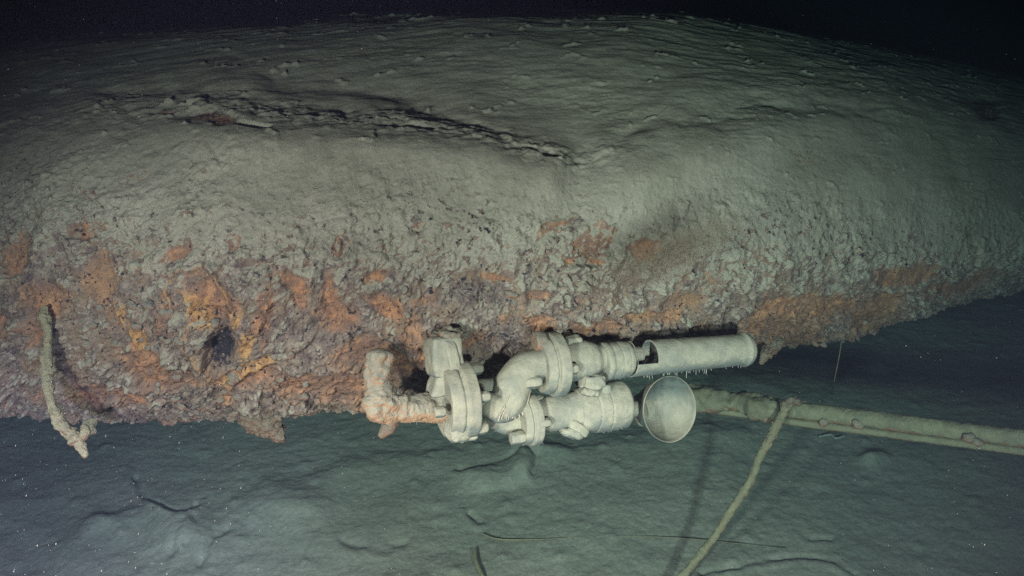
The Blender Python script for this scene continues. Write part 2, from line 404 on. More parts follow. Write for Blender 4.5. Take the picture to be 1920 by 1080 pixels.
def build_funnel():
    pxs = np.concatenate([np.linspace(-112, -60, 26, endpoint=False), np.linspace(-60, 1980, 1080, endpoint=False), np.linspace(1980, 2600, 60)])
    th = np.radians(np.concatenate([np.linspace(-82, 104, 860, endpoint=False), np.linspace(104, 278, 70, endpoint=False)]))
    s0, t0, c, e1, e2 = section(pxs)
    u = (pxs-960)/F
    ct = np.cos(th)[None]; st = np.sin(th)[None]
    # th=0 is the near end of the long axis, 90 the top
    S = s0[:, None]-LONG*ct*e1[0]+c[:, None]*st*e2[0]
    T = t0[:, None]-LONG*ct*e1[1]+c[:, None]*st*e2[1]
    P = c2w(np.stack([u[:, None]*S, T, S], -1))
    def normals(P):
        a = np.gradient(P, axis=0); b_ = (np.roll(P, -1, 1)-np.roll(P, 1, 1))
        n = np.cross(a, b_); n /= np.linalg.norm(n, axis=2)[..., None]+1e-12; return n
    Nn = normals(P)
    ctr = P.mean(1, keepdims=True)
    if np.einsum('ijk,ijk->ij', Nn, P-ctr).mean() < 0: Nn = -Nn; sgn = -1
    else: sgn = 1
    px, py, sd = w2px(P)
    front = ((th > np.radians(-85)) & (th < np.radians(106)))[None] & np.ones(px.shape, bool)
    # surface coordinates in metres
    dU = np.linalg.norm(np.diff(P[:, 300], axis=0), axis=1); U = np.concatenate([[0], np.cumsum(dU)])[:, None]
    dV = np.linalg.norm(np.diff(P, axis=1), axis=2); V = np.concatenate([np.zeros((len(pxs), 1)), np.cumsum(dV, 1)], 1)
    U = np.broadcast_to(U, V.shape)
    wx = px+26*noise2(U*4, V*4, 3)+10*noise2(U*14, V*14, 5); wy = py+22*noise2(U*4+9, V*4, 4)+9*noise2(U*14, V*14+7, 6)
    H = np.zeros(px.shape)
    # --- large dents
    crease = [(-60, 262), (150, 222), (350, 205), (520, 212), (760, 232), (930, 262), (1090, 308), (1200, 282), (1330, 226), (1500, 178), (1700, 150), (1980, 190)]
    cy = np.interp(px, [q[0] for q in crease], [q[1] for q in crease])
    wob = 14*noise2(U*3, V*0.6, 40)+7*noise2(U*9, V*2, 41)+5*noise2(U*25, V*8, 42)
    dy = (cy+wob)-py                                   # >0 beyond the crease
    depth = np.interp(px, [-60, 150, 400, 700, 1000, 1100, 1300, 1500, 1700], [0.008, 0.020, 0.030, 0.028, 0.030, 0.032, 0.006, 0.002, 0.0])
    wf = np.interp(px, [100, 500, 950, 1100, 1300], [60, 62, 44, 36, 70]); H += -depth*ss(-wf, wf*2.0, dy)*(1-0.6*ss(70, 240, dy)) - 0.030*ss(0, 150, dy)*(1-0.5*ss(150, 260, dy))*np.interp(px, [-60, 200, 1150, 1500, 1800], [0.6, 1, 0.9, 0.45, 0.1])
    # shoulder rolls just in front of the crease
    H += 0.030*np.exp(-((dy+55)/45.0)**2)*np.interp(px, [0, 300, 700, 1000, 1090, 1180, 1400, 1700], [0, .5, 1, 0.5, -0.1, 0.5, 0.6, 0.2])
    # notch running down from the apex of the V
    d, t, s = polydist(px, py, [(1110, 300), (1080, 345), (1062, 395)])
    H -= 0.022*np.exp(-(d/42)**2)*(1-t*0.6)
    H += 0.012*np.exp(-((d-48)/22)**2)*ss(1105, 1045, px)*ss(1, .6, t)*ss(0, .3, t)
    # secondary folds on the far panel
    for pl, a_, wd in (([(500, 125), (660, 128), (800, 165), (930, 230)], 0.022, 16), ([(1180, 250), (1330, 205), (1480, 190), (1620, 215)], 0.018, 14),
                       ([(180, 150), (420, 160), (640, 175)], 0.02, 18), ([(620, 300), (900, 330), (1040, 375)], 0.006, 14)):
        d, t, s = polydist(wx, wy, pl); H -= 0.55*a_*np.exp(-(d/(wd*1.3))**2)
    H += 0.03*fbm2(U*1.3, V*1.3, 3, 11)
    # --- silt region and crust region (height on the plate, upper half silted)
    edge = np.interp(px, [-60, 100, 250, 420, 700, 900, 1080, 1200, 1400, 1600, 1980], [280, 300, 330, 365, 385, 385, 392, 400, 400, 410, 430])
    crust = ss(-125, 150, py-edge+120*fbm2(U*5, V*5, 5, 21, .6)+25*fbm2(U*28, V*28, 3, 22))
    d, t, s = polydist(wx, wy, [(210, 500), (260, 400), (330, 330), (420, 300)]); crust = np.maximum(crust, 0.65*np.exp(-(d/38)**2))
    d, t, s = polydist(wx, wy, [(60, 420), (120, 340), (170, 300)]); crust = np.maximum(crust, 0.45*np.exp(-(d/34)**2))
    crust = np.where(front, crust, 0.6)
    # --- nodules and crust relief
    a1, a2, ci = worley(U*24+0.5*noise2(U*30, V*30, 8), V*26, 1); big = np.clip(1-a1*1.35, 0, 1)**0.7*(ci > 0.55)*(0.4+0.6*ci)
    b1, b2, cj = worley(U*58+0.4*noise2(U*60, V*60, 9), V*58, 2); med = np.sqrt(np.clip(1-(b1*1.5)**2, 0, 1))*(cj > 0.35)*(0.3+0.7*cj)
    c1, c2, ck = worley(U*125, V*125, 3); sml = np.sqrt(np.clip(1-(c1*1.5)**2, 0, 1))*(0.3+0.7*ck)
    nodpatch = ss(-0.25, 0.35, fbm2(U*3.5, V*3.5, 3, 51))
    slab = fbm2(U*9, V*9, 5, 61, 0.55); ridge = 1-np.abs(fbm2(U*11+3, V*8, 4, 62))*2.4
    lumpy = fbm2(U*34, V*34, 4, 63, 0.62)
    rel = 0.020*slab + 0.009*np.clip(ridge, 0, 1) + 0.024*big*(.25+.75*nodpatch) + 0.0115*med*(0.35+0.65*nodpatch) + 0.0040*sml + 0.006*lumpy
    rel = rel*(0.62+0.38*ss(0.0, 0.8, (py-edge)/230))
    H += crust*rel
    # silt: low wind-row ripples, crumbs, small craters
    far = ss(330, 150, py); rip = fbm2(U*9+V*2, V*30, 4, 71); pm = 0.25+1.3*ss(-0.25, 0.4, fbm2(U*2.6, V*3.4, 3, 201)); H += pm*(1-crust)*((0.0022+.0002*far)*rip+(0.0011+.0004*far)*fbm2(U*42+V*12, V*70, 4, 72, 0.65))
    g1, g2, cg = worley(U*13+.8*noise2(U*20, V*20, 77), V*22+.8*noise2(U*20, V*20, 78), 5); crumb = ss(0.42, 0.05, g1)*np.clip((cg-0.78)/0.22, 0, 1)
    crumb = crumb*(0.7+0.9*fbm2(U*50, V*50, 3, 79))
    far = ss(330, 150, py)
    H += (1-crust)*crumb*(0.006+0.004*far)
    g1, g2, cg = worley(U*9+4, V*11, 15); H += (1-crust)*0.006*far*fbm2(U*6+V, V*15, 4, 87, 0.50)
    # rubble along the crease
    H += np.exp(-((dy-12)/30)**2)*np.interp(px, [100, 300, 1100, 1200], [0.3, 1, 1, 0.2])*(0.012*fbm2(U*22, V*30, 4, 81)+0.008*big)
    # holes and torn patches
    def blob(cx, cy_, rx, ry, ang=0, soft=0.5, warp=1.0):
        x_ = (px*(1-warp)+wx*warp)-cx; y_ = (py*(1-warp)+wy*warp)-cy_; ca, sa = math.cos(ang), math.sin(ang)
        q = np.hypot((x_*ca+y_*sa)/rx, (-x_*sa+y_*ca)/ry); return ss(1+soft, 1-soft, q)
    pit = np.zeros(px.shape); rust = np.zeros(px.shape); och = np.zeros(px.shape)
    for bx, by, rx, ry, an, dp in ((412, 650, 26, 40, 0.2, .045), (398, 578, 30, 10, 0.65, .012), (300, 612, 18, 8, 0.8, .012), (930, 640, 60, 24, 0.1, .015),
                                  (885, 545, 50, 26, 0.2, .01), (380, 215, 70, 16, 0.1, .008), (1850, 200, 26, 20, 0, .010), (1094, 415, 14, 12, 0, .01), (425, 90, 40, 14, 0, .006),
                                  (480, 235, 30, 8, .3, .015), (1030, 285, 34, 9, .2, .012), (770, 225, 60, 8, .1, .01)):
        q = blob(bx, by, rx, ry, an, 0.45, 0.6); pit = np.maximum(pit, q*(0.80 if dp > .04 else 0.5)); H -= dp*q
    # orange and ochre stains where the crust has flaked away
    for bx, by, rx, ry, an in ((395, 550, 58, 34, 0.75), (270, 640, 55, 26, 0.75), (300, 690, 90, 30, 0.3), (150, 450, 30, 26, 0), (180, 545, 34, 60, 0.2), (470, 705, 70, 26, -0.3),
                               (640, 470, 14, 26, 0.3), (620, 545, 16, 40, -0.3), (705, 520, 15, 26, 0.5), (725, 575, 40, 22, 0.3), (640, 590, 40, 26, 0.5), (778, 430, 13, 12, 0),
                               (1055, 415, 40, 16, -0.2), (1125, 455, 40, 24, -0.6), (1190, 465, 30, 22, 0.2), (1100, 490, 30, 12, 0.2), (925, 518, 30, 9, -0.1), (1290, 565, 36, 20, 0.2),
                               (1500, 590, 120, 34, -0.2), (1460, 640, 90, 18, -0.2), (1700, 520, 60, 26, -0.2), (1640, 585, 70, 22, -0.3), (1800, 540, 70, 18, -0.3), (1530, 300, 48, 15, 0.3),
                               (560, 545, 40, 14, 0.9), (830, 640, 46, 14, 0), (700, 660, 80, 30, 0), (600, 715, 90, 26, 0), (90, 560, 40, 40, 0), (40, 470, 30, 40, 0), (1240, 590, 60, 16, 0),
                               (160, 370, 26, 10, 0), (300, 205, 20, 6, 0), (400, 218, 60, 9, 0.1), (1850, 215, 30, 16, 0), (250, 330, 40, 16, -.5), (1010, 600, 40, 18, .2), (1130, 610, 60, 14, 0),
                               (200, 740, 80, 16, 0), (1012, 548, 24, 12, 0), (435, 460, 16, 14, .4), (330, 470, 30, 14, -.6), (200, 600, 40, 18, .6)):
        q = blob(bx, by, rx, ry, an, 0.55, 1.0); rust = np.maximum(rust, q*0.78); H -= 0.006*q*crust
    low = ss(0.0, 1.0, (py-edge)/230)
    H -= 0.55*crust*rel*ss(0.3, 0.75, rust)
    rust = np.maximum(rust, crust*ss(0.10, 0.40, fbm2(U*8, V*8, 5, 91, .6)+0.18*low-0.14)*0.62)
    for bx, by, rx, ry, an in ((460, 640, 16, 30, 0), (475, 690, 60, 16, -0.5), (370, 565, 16, 40, -0.6), (265, 625, 16, 30, -.8), (440, 590, 8, 22, 0.4), (378, 545, 8, 8, 0), (230, 590, 8, 26, 0.2), (330, 520, 5, 34, 0.3)):
        och = np.maximum(och, blob(bx, by, rx, ry, an, 0.5, 0.8)*0.9)
    # curled flakes: thin raised ridges round the torn patch
    for pl, wd, a_ in (([(385, 500), (340, 510), (322, 545), (325, 575)], 5, .012), ([(400, 505), (430, 560), (440, 610)], 6, .014), ([(360, 600), (345, 640), (395, 700), (420, 712)], 6, .008),
                       ([(225, 560), (232, 600), (262, 640)], 6, .012), ([(560, 470), (590, 500), (585, 545)], 5, .007), ([(640, 455), (628, 500)], 5, .008), ([(690, 560), (730, 560), (752, 590)], 6, .010),
                       ([(430, 720), (470, 690), (500, 675)], 6, .012), ([(960, 470), (985, 500), (975, 540)], 5, .006), ([(1090, 405), (1010, 420), (1012, 432)], 5, .006)):
        d, t, s = polydist(px+5*noise2(U*30, V*30, 12), py+5*noise2(U*30, V*30, 13), pl); H += a_*np.exp(-(d/wd)**2)
        och = np.maximum(och, 0.55*np.exp(-(d/wd)**2)*(px < 620))
    P2 = P+Nn*H[..., None]*ss(150, 106, np.degrees(th))[None, :, None]
    N2 = normals(P2)*sgn
    # silt settles on faces that look up
    nz = N2[..., 2]
    settled = ss(0.15, 0.75, nz+0.35*fbm2(U*30, V*30, 3, 101))
    clean = 1-low
    silt = (1-crust)*ss(-0.75, 0.1, nz) + crust*np.clip(settled*(0.35+0.65*clean)*1.0 + clean*0.34 + 0.34*(med+1.3*big) - 0.25*rust - 0.08, 0, 1)
    silt = np.clip(silt + crust*0.30*fbm2(U*26, V*26, 4, 131, .65) + crust*0.22*ss(-.2, .5, lumpy) - 0.9*pit - 0.9*rust*crust*(rust > .5)*0.5 - 0.5*rust*(1-crust), 0, 1)
    pit = np.maximum(pit*0.9, 0.36*crust*ss(0.14, 0.46, fbm2(U*22, V*22, 5, 111, .6)+0.16*low))
    pit = np.maximum(pit, crust*0.75*(c1 > 0.62)*(0.5+0.5*low)*0.7)
    zone = ss(-120, 50, py-edge)*ss(340, 210, py-edge)+0.35*ss(-200, -40, py-edge)*ss(0.0, .3, fbm2(U*3, V*3, 3, 141))
    spk = ss(0.10, 0.32, fbm2(U*52+V*20, V*44, 4, 142, .6)+0.10*fbm2(U*6, V*6, 3, 143))
    pit = np.maximum(pit, 0.50*zone*spk*(fbm2(U*20, V*20, 3, 144) > -.05)); silt = silt*(1-0.62*zone*spk)
    Vf = P2.reshape(-1, 3); nu, nv = px.shape
    caps = []; extra = []
    for base in (0, (nu-1)*nv):
        ci_ = len(Vf)+len(extra); extra.append(Vf[base:base+nv].mean(0))
        j = np.arange(nv); j2 = (j+1) % nv
        f = np.stack([np.full(nv, ci_), base+j, base+j2], -1); caps.append(f if base == 0 else f[:, ::-1])
    Vf = np.vstack([Vf, extra])
    rt = root('ship_funnel', 'huge crushed rusty ship funnel lying on its side with silt-covered dented top', 'ship funnel', Vf[:, :].mean(0)*[1, 1, 0])
    o = link('funnel_shell', Vf, [gridfaces(nu, nv, True), np.vstack(caps)], m_hull, rt)
    for nme, arr in (('silt', silt), ('rust', rust), ('ochre', och), ('pit', pit)):
        at_ = o.data.attributes.new(nme, 'FLOAT', 'POINT')
        at_.data.foreach_set('value', np.concatenate([arr.ravel(), [0.5, 0.5]]).astype(np.float32))
    return rt, o
funnel, shell = build_funnel(); ORG = list(shell['_o'])
def fdepth(px, py):
    """depth of the undented plating seen at a pixel"""
    s0, t0, c, e1, e2 = section(np.array([float(px)])); s0 = s0[0]; t0 = t0[0]; c = c[0]; m = (540-py)/F
    A = lambda s: ((s-s0)*e1[0]+(m*s-t0)*e1[1])**2/LONG**2+((s-s0)*e2[0]+(m*s-t0)*e2[1])**2/c**2-1
    s = np.linspace(1.5, 6, 4000); v = A(s); k = np.where(v < 0)[0]
    return s[k[0]] if len(k) else s[np.argmin(v)]

# rusticles: lumps of concretion hanging from the underside
def rusticle(rows, amp, seed, nme='rusticle', m=None, label=None):
    V, Fc = sweep(pts_px(rows), 110, 80, amp*1.2, 34, seed)
    nn = V-V.mean(0); nn /= np.linalg.norm(nn, axis=1)[:, None]
    V = V+nn*(fbm3(V*75, 4, seed+4)*amp*1.3)[:, None]
    o = link(nme, V, Fc, m or m_lump, funnel)
    if label: o['label'] = label
    return o
dB = fdepth(480, 768)
rusticle([(462, 745, dB+.02, 26), (476, 770, dB-.01, 30), (496, 790, dB-.02, 29), (514, 806, dB-.02, 22), (526, 822, dB-.02, 11)], 0.011, 3)
rusticle([(585, 742, dB, 14), (587, 762, dB, 10), (584, 776, dB, 5)], 0.008, 5)
d2 = fdepth(1440, 640)
rusticle([(1462, 640, d2, 10), (1445, 652, d2, 15), (1436, 665, d2, 10), (1428, 678, d2, 4)], 0.010, 6)
rusticle([(178, 745, dB-.05, 9), (172, 775, dB-.06, 10), (166, 800, dB-.07, 12), (176, 812, dB-.07, 6)], 0.007, 8, m=m_cable)
rusticle([(20, 700, dB+.0, 20), (25, 735, dB-.02, 14), (30, 760, dB-.03, 6)], 0.012, 9)
rusticle([(330, 762, dB, 20), (345, 778, dB, 12), (350, 786, dB, 5)], 0.010, 12)
rusticle([(215, 765, dB, 22), (205, 782, dB, 10), (203, 790, dB, 4)], 0.010, 14)

# ------------------------------------------------------------------ hanging cable at the left
dc = min(fdepth(90, 600), 2.2)-0.03
r = root('hanging_cable', 'silt-crusted cable drooping down the left end of the funnel', 'cable', c2w(at(88, 590, dc)))
V, Fc = sweep(pts_px([(84, 578, dc, 8), (84, 598, dc-.01, 10), (91, 620, dc-.02, 7), (89, 650, dc-.03, 7.5), (86, 682, dc-.04, 11), (90, 715, dc-.05, 11), (96, 748, dc-.06, 8.5),
                      (106, 780, dc-.06, 12), (122, 806, dc-.06, 11), (142, 822, dc-.06, 13), (152, 838, dc-.06, 9), (160, 856, dc-.06, 5)]), 420, 44, 0.0105, 66, 21)
link('cable_length', V, Fc, m_cable, r)
V, Fc = sweep(pts_px([(150, 826, dc-.06, 8), (160, 812, dc-.06, 9), (158, 800, dc-.05, 7)]), 30, 20, 0.006, 60, 22)
link('frayed_strand', V, Fc, m_cable, r)

# ------------------------------------------------------------------ the whistle assembly
OC = at(880, 752, 2.07)                                   # main flange centre, camera frame
Dc = np.array([0.915, 0.085, 0.37]); Dc /= np.linalg.norm(Dc)
Nc = np.cross(Dc, [0, 1, 0]); Nc /= np.linalg.norm(Nc)
if Nc[2] > 0: Nc = -Nc                                    # towards the camera
def rot(v): return np.array(v)[0]*RT+np.array(v)[1]*UP+np.array(v)[2]*FW
DW = rot(Dc); NW = rot(Nc); UW = np.cross(DW, NW); UW = UW if UW@UP > 0 else -UW
def onp(px, py, off=0.0):
    """ray through the pixel, cut by the plane of the whistle axes (off = metres towards the camera)"""
    ray = np.array([(px-960)/F, (540-py)/F, 1.0]); s = ((OC+Nc*off)@Nc)/(ray@Nc); return ray*s
def W(px, py, off=0.0): return c2w(onp(px, py, off))
def rpx(px, py, r): return r*onp(px, py)[2]/F
wh = root('steam_whistle', 'pale silt-covered twin ship steam whistle bolted under the funnel with slotted tube and round bell', 'steam whistle', W(840, 640))
def Ax(rows, off=0.0):
    """(px, py, radius px) along a path -> sweep rows"""
    return np.array([[*W(a, b_, off), rpx(a, b_, r_)] for a, b_, r_ in rows])
K = 1/0.915/0.97
def disc(nme, px, py, prof, par, amp=0.0016, freq=45, seed=0, m=None, off=0.0, facet=0, seg=72, ax=None):
    """turned piece: prof rows (px along axis, radius px) from px,py"""
    O = W(px, py, off); k = rpx(px, py, 1)
    V, Fc = lathe(O, DW if ax is None else ax, [(a*k*K, r_*k) for a, r_ in prof], seg, amp, freq, seed, facet=facet)
    return link(nme, V, Fc, m or m_brass, par)
axes = [DW, UW, NW]
# corroded supply pipe at the left
sp = link('supply_pipe', *sweep(Ax([(712, 668, 25), (710, 700, 24), (709, 730, 26), (715, 757, 33), (745, 762, 27), (790, 765, 25), (850, 768, 27)], 0.0), 260, 64, 0.016, 48, 31), m_rustpipe, wh)
V, Fc = sweep(Ax([(742, 780, 12), (733, 798, 11), (722, 808, 10), (714, 818, 6)], 0.0), 40, 22, 0.006, 60, 33)
link('rusticle', V, Fc, m_lump, sp)
# bracket between funnel and flange
k = rpx(840, 680, 1)
br = link('bracket', *join([rbox(W(832, 668, -.01), axes, (30*k, 38*k, 34*k), 22, 8, 0.005, 45, 41),
     rbox(W(842, 712, -.005), [DW, (UW+DW*0.45)/np.linalg.norm(UW+DW*0.45), NW], (34*k, 30*k, 26*k), 22, 6, 0.006, 50, 42)]), m_brass, wh)
link('support_plate', *rbox(W(846, 706, -.012), [(DW-UW*0.10)/np.linalg.norm(DW-UW*0.10), (UW-DW*0.12)/np.linalg.norm(UW-DW*0.12), NW], (12*k, 76*k, 42*k), 26, 7, 0.004, 50, 43), m_brass, wh)
link('rust_cap', *rbox(W(838, 628, -.02), axes, (32*k, 11*k, 36*k), 26, 2.6, 0.018, 50, 44), m_bolt, wh)
# main flange: two mated discs
mf = disc('main_flange', 844, 752, [(-14, 0), (-14, 66), (5, 72), (8, 69), (10, 69), (12, 75), (33, 75), (33, 24), (60, 24), (60, 0)], wh, 0.0022, 38, 51, seg=110)
link('silt_lump', *join([rbox(W(858, 804, .03), axes, (22*k, 22*k, 26*k), 18, 3, 0.010, 50, 55), rbox(W(876, 814, .02), axes, (18*k, 12*k, 22*k), 16, 3, 0.006, 60, 56)]), m_brass, mf)
def bolt(px, py, r_, ln, par, off=0.03, m=None, seed=0, nut=True):
    return disc('bolt', px, py, [(-ln/2, 0), (-ln/2, r_*.9), (ln*.1, r_), (ln*.35, r_*.93), (ln/2, r_*.5), (ln/2, 0)], par, 0.0016 if nut else .005, 90, seed, m, off, 6 if nut else 0, 36)
bolt(890, 692, 12, 30, mf, 0.0, seed=1); bolt(908, 744, 11, 22, mf, 0.075, seed=2); bolt(900, 802, 14, 30, mf, 0.04, seed=3); bolt(826, 772, 11, 20, mf, .085, seed=5)
# manifold with its two elbows
up = link('upper_elbow', *sweep(Ax([(915, 758, 24), (935, 764, 30), (953, 752, 34), (962, 722, 35), (984, 694, 33), (1014, 683, 29), (1050, 682, 28)], 0.01), 120, 56, 0.0016, 40, 61), m_brass, wh)
link('lower_elbow', *sweep(Ax([(920, 752, 26), (936, 776, 30), (956, 790, 27), (984, 789, 25), (1018, 788, 26)], -0.02), 100, 52, 0.0016, 40, 62), m_brass, wh)
link('manifold_web', *sweep(Ax([(900, 726, 16), (925, 726, 18), (950, 722, 22)], -0.02), 40, 40, 0.0016, 40, 63), m_brass, wh)
rv = []
rr = random.Random(3)
for q in range(8):
    x0 = 944+q*5.5+rr.uniform(-1.5, 1.5); e = rr.uniform(0.6, 1.0)
    rv.append(sweep(Ax([(x0+11, 742-q*1.2+rr.uniform(-4, 6), 1.0), (x0+4+rr.uniform(-1, 1), 760, 1.7*e), (x0-5, 778-q, 1.8*e), (x0-9+q, 790-q+rr.uniform(-4, 2), 1.0)], 0.052-q*0.0025), 60, 9, 0.0024, 150, 64+q))
link('scraped_ridge', *join(rv), m_bright, up)
# upper flange and valve
uf = disc('upper_flange', 1016, 686, [(-6, 0), (-6, 50), (8, 56), (9, 53), (11, 53), (13, 62), (31, 62), (32, 30), (40, 30), (40, 0)], wh, 0.0018, 40, 71, seg=100)
bolt(1012, 640, 19, 22, uf, 0.01, m_bolt, 11, False); bolt(1000, 716, 13, 30, uf, 0.045, seed=12); bolt(1072, 692, 11, 26, uf, 0.062, seed=13); bolt(1076, 642, 15, 28, uf, 0.0, seed=14); bolt(1064, 634, 14, 14, uf, -0.04, seed=15)
ub = disc('upper_valve_body', 1050, 681, [(0, 0), (0, 32), (12, 34), (20, 38), (46, 38), (60, 34), (70, 27), (84, 25), (90, 0)], wh, 0.0016, 40, 72, seg=90)
link('lug', *join([rbox(W(1112, 716, .03), axes, (26*k, 15*k, 20*k), 20, 3.2, 0.008, 55, 73), rbox(W(1104, 735, .035), [(DW-UW*.2)/np.linalg.norm(DW-UW*.2), UW, NW], (19*k, 9*k, 16*k), 18, 3, 0.008, 55, 74),
     rbox(W(1133, 731, .03), axes, (10*k, 12*k, 14*k), 14, 4, 0.003, 60, 75)]), m_brass, ub)
disc('upper_collar', 1127, 679, [(0, 0), (0, 32), (2, 37), (9, 37), (13, 34.5), (17, 35.5), (26, 35.5), (28, 34.5), (30, 35.5), (40, 35), (42, 34), (44, 34.5), (50, 33), (54, 28), (54, 0)], wh, 0.0013, 50, 76, seg=96)
# slotted tube: a real hollow tube with a mouth cut in its upper front
def slotted_tube():
    A = W(1180, 673.5); B = W(1399, 655); D = B-A; L = np.linalg.norm(D); D /= L
    u = UW-D*(UW@D); u /= np.linalg.norm(u); v = np.cross(D, u)
    if v@NW < 0: v = -v
    kk = rpx(1290, 665, 1); seg = 128; xs = np.concatenate([np.linspace(0, 0.165*L, 26), np.linspace(0.17*L, L, 120)])
    th = np.linspace(0, 2*np.pi, seg, endpoint=False)          # 0 = up, pi/2 = towards the camera
    r0 = np.interp(xs, [0, L*.9, L*.94, L*.965, L], [33*kk, 30.5*kk, 31*kk, 34*kk, 31*kk])
    Nn = np.cos(th)[:, None]*u+np.sin(th)[:, None]*v
    Vo = A+xs[:, None, None]*D+r0[:, None, None]*Nn[None]; Vo = rough(Vo, np.broadcast_to(Nn, Vo.shape), 0.0012, 45, 5)
    Vi = A+xs[:, None, None]*D+(r0-0.005)[:, None, None]*Nn[None]
    nx = len(xs); X = (xs[:-1]+xs[1:])/2; TH = th+np.pi/seg
    a = np.where(TH > np.pi, TH-2*np.pi, TH)
    cut = ((X > -0.01*L) & (X < 0.165*L))[:, None] & ((a > math.radians(-110)) & (a < math.radians(103)))[None]
    V = np.vstack([Vo.reshape(-1, 3), Vi.reshape(-1, 3)]); n0 = nx*seg; fs = []
    idx = lambda i, j, s: s*n0+i*seg+(j % seg)
    for i in range(nx-1):
        for j in range(seg):
            if cut[i, j]: continue
            fs.append((idx(i, j, 0), idx(i+1, j, 0), idx(i+1, j+1, 0), idx(i, j+1, 0)))
            fs.append((idx(i, j, 1), idx(i, j+1, 1), idx(i+1, j+1, 1), idx(i+1, j, 1)))
            if i and cut[i-1, j]: fs.append((idx(i, j, 0), idx(i, j+1, 0), idx(i, j+1, 1), idx(i, j, 1)))
            if i < nx-2 and cut[i+1, j]: fs.append((idx(i+1, j+1, 0), idx(i+1, j, 0), idx(i+1, j, 1), idx(i+1, j+1, 1)))
            if cut[i, (j-1) % seg]: fs.append((idx(i+1, j, 0), idx(i, j, 0), idx(i, j, 1), idx(i+1, j, 1)))
            if cut[i, (j+1) % seg]: fs.append((idx(i, j+1, 0), idx(i+1, j+1, 0), idx(i+1, j+1, 1), idx(i, j+1, 1)))
    for j in range(seg):
        fs.append((idx(0, j, 0), idx(0, j+1, 0), idx(0, j+1, 1), idx(0, j, 1)))
    # domed end cap
    last = [idx(nx-1, j, 0) for j in range(seg)]; prev = last; Vl = [V]; n = len(V)
    for q, (ax_, f) in enumerate(((0.006, .93), (0.010, .75), (0.012, .45), (0.013, .1))):
        ring = A+D*(L+ax_)+Nn*(r0[-1]*f); Vl.append(ring); cur = list(range(n, n+seg)); n += seg
        for j in range(seg): fs.append((prev[j], cur[j], cur[(j+1) % seg], prev[(j+1) % seg]))
        prev = cur
    V = np.vstack(Vl)
    o = link('slotted_tube', V, np.array(fs), m_brass, wh)
    # short slime threads under the tube
    th_ = []; rr = random.Random(4)
    for q in range(34):
        f = rr.uniform(0.1, 0.97); c0 = A+D*(L*f)+v*rr.uniform(0, .012)-u*(33*kk-0.0035*f*0-0.001)*1.0+u*(2.2*kk*f)
        ln = rr.choice([.003, .004, .006, .006, .012]) ; tip = c0-u*ln+D*rr.uniform(-.002, .002)
        th_.append(sweep(np.array([[*c0, .0008], [*((c0+tip)/2), .0006], [*tip, .0004]]), 5, 5))
    for px_, ln in ((1240, .013), (1265, .020), (1283, .019)):
        f = (px_-1180)/219; c0 = A+D*(L*f)-u*(32*kk)+u*(2*kk*f); tip = c0-u*ln-D*.002
        th_.append(sweep(np.array([[*c0, .0009], [*((c0+tip)/2), .0008], [*tip, .0006]]), 6, 5))
    link('slime_threads', *join(th_), m_thread, o)['kind'] = 'stuff'
slotted_tube()
disc('tube_stem', 1180, 668, [(0, 0), (0, 17), (22, 16), (24, 12), (26, 0)], wh, 0.0010, 50, 78, off=-0.015)
# lower flange, valve, collar
lf = disc('lower_flange', 976, 790, [(-4, 0), (-4, 42), (7, 46), (8, 44), (10, 44), (12, 50), (26, 50), (27, 28), (34, 28), (34, 0)], wh, 0.0018, 40, 81, seg=90)
bolt(972, 821, 13, 28, lf, 0.03, seed=21); bolt(1022, 793, 10, 22, lf, 0.055, seed=22); bolt(1010, 750, 10, 20, lf, -.01, seed=24)
lb = disc('lower_valve_body', 1002, 781, [(0, 0), (0, 29), (14, 31), (20, 34), (60, 34), (84, 39), (92, 0)], wh, 0.0018, 40, 82, seg=90)
link('lug', *join([rbox(W(1072, 812, .03), [(DW-UW*.35)/np.linalg.norm(DW-UW*.35), (UW+DW*.35)/np.linalg.norm(UW+DW*.35), NW], (25*k, 10*k, 16*k), 20, 3, 0.006, 60, 83),
     rbox(W(1083, 803, .03), [(DW-UW*.8)/np.linalg.norm(DW-UW*.8), (UW+DW*.8)/np.linalg.norm(UW+DW*.8), NW], (24*k, 11*k, 14*k), 16, 4, 0.003, 60, 84)]), m_brass, lb)
disc('lower_collar', 1078, 771, [(0, 0), (0, 38), (6, 44), (28, 45), (30, 43.8), (32, 46), (50, 47), (52, 45.7), (54, 47.5), (76, 47), (88, 46), (93, 42), (95, 30), (95, 0)], wh, 0.0020, 40, 85, seg=110)
link('bell_stem', *join([lathe(W(1170, 770, -.03), DW, [(0, 0), (0, .022), (.045, .022), (.045, 0)], 48, .001, 50, 86), lathe(W(1200, 770, -.10), DW, [(0, 0), (0, .046), (.022, .046), (.022, 0)], 64, .0015, 50, 87)]), m_brass, wh)
# the round bell mouth
yaw = math.radians(27); Mc = np.array([math.sin(yaw), 0.05, -math.cos(yaw)]); MW = rot(Mc); MW /= np.linalg.norm(MW)
k2 = onp(1255, 767)[2]/F
R_ = 61.5*k2
prof = [(-.110, 0), (-.110, R_*.40), (-.085, R_*.62), (-.045, R_*.84), (-.012, R_*.96), (0, R_*1.0), (.002, R_*.985), (-.002, R_*.955), (-.014, R_*.915), (-.030, R_*.84), (-.048, R_*.73), (-.064, R_*.59), (-.078, R_*.42), (-.087, R_*.25), (-.091, R_*.10), (-.092, 0)]
V, Fc = lathe(W(1256, 767, 0.02), MW, prof, 140, 0.0020, 16, 88, step=0.003)
link('bell', V, Fc, m_bell, wh)

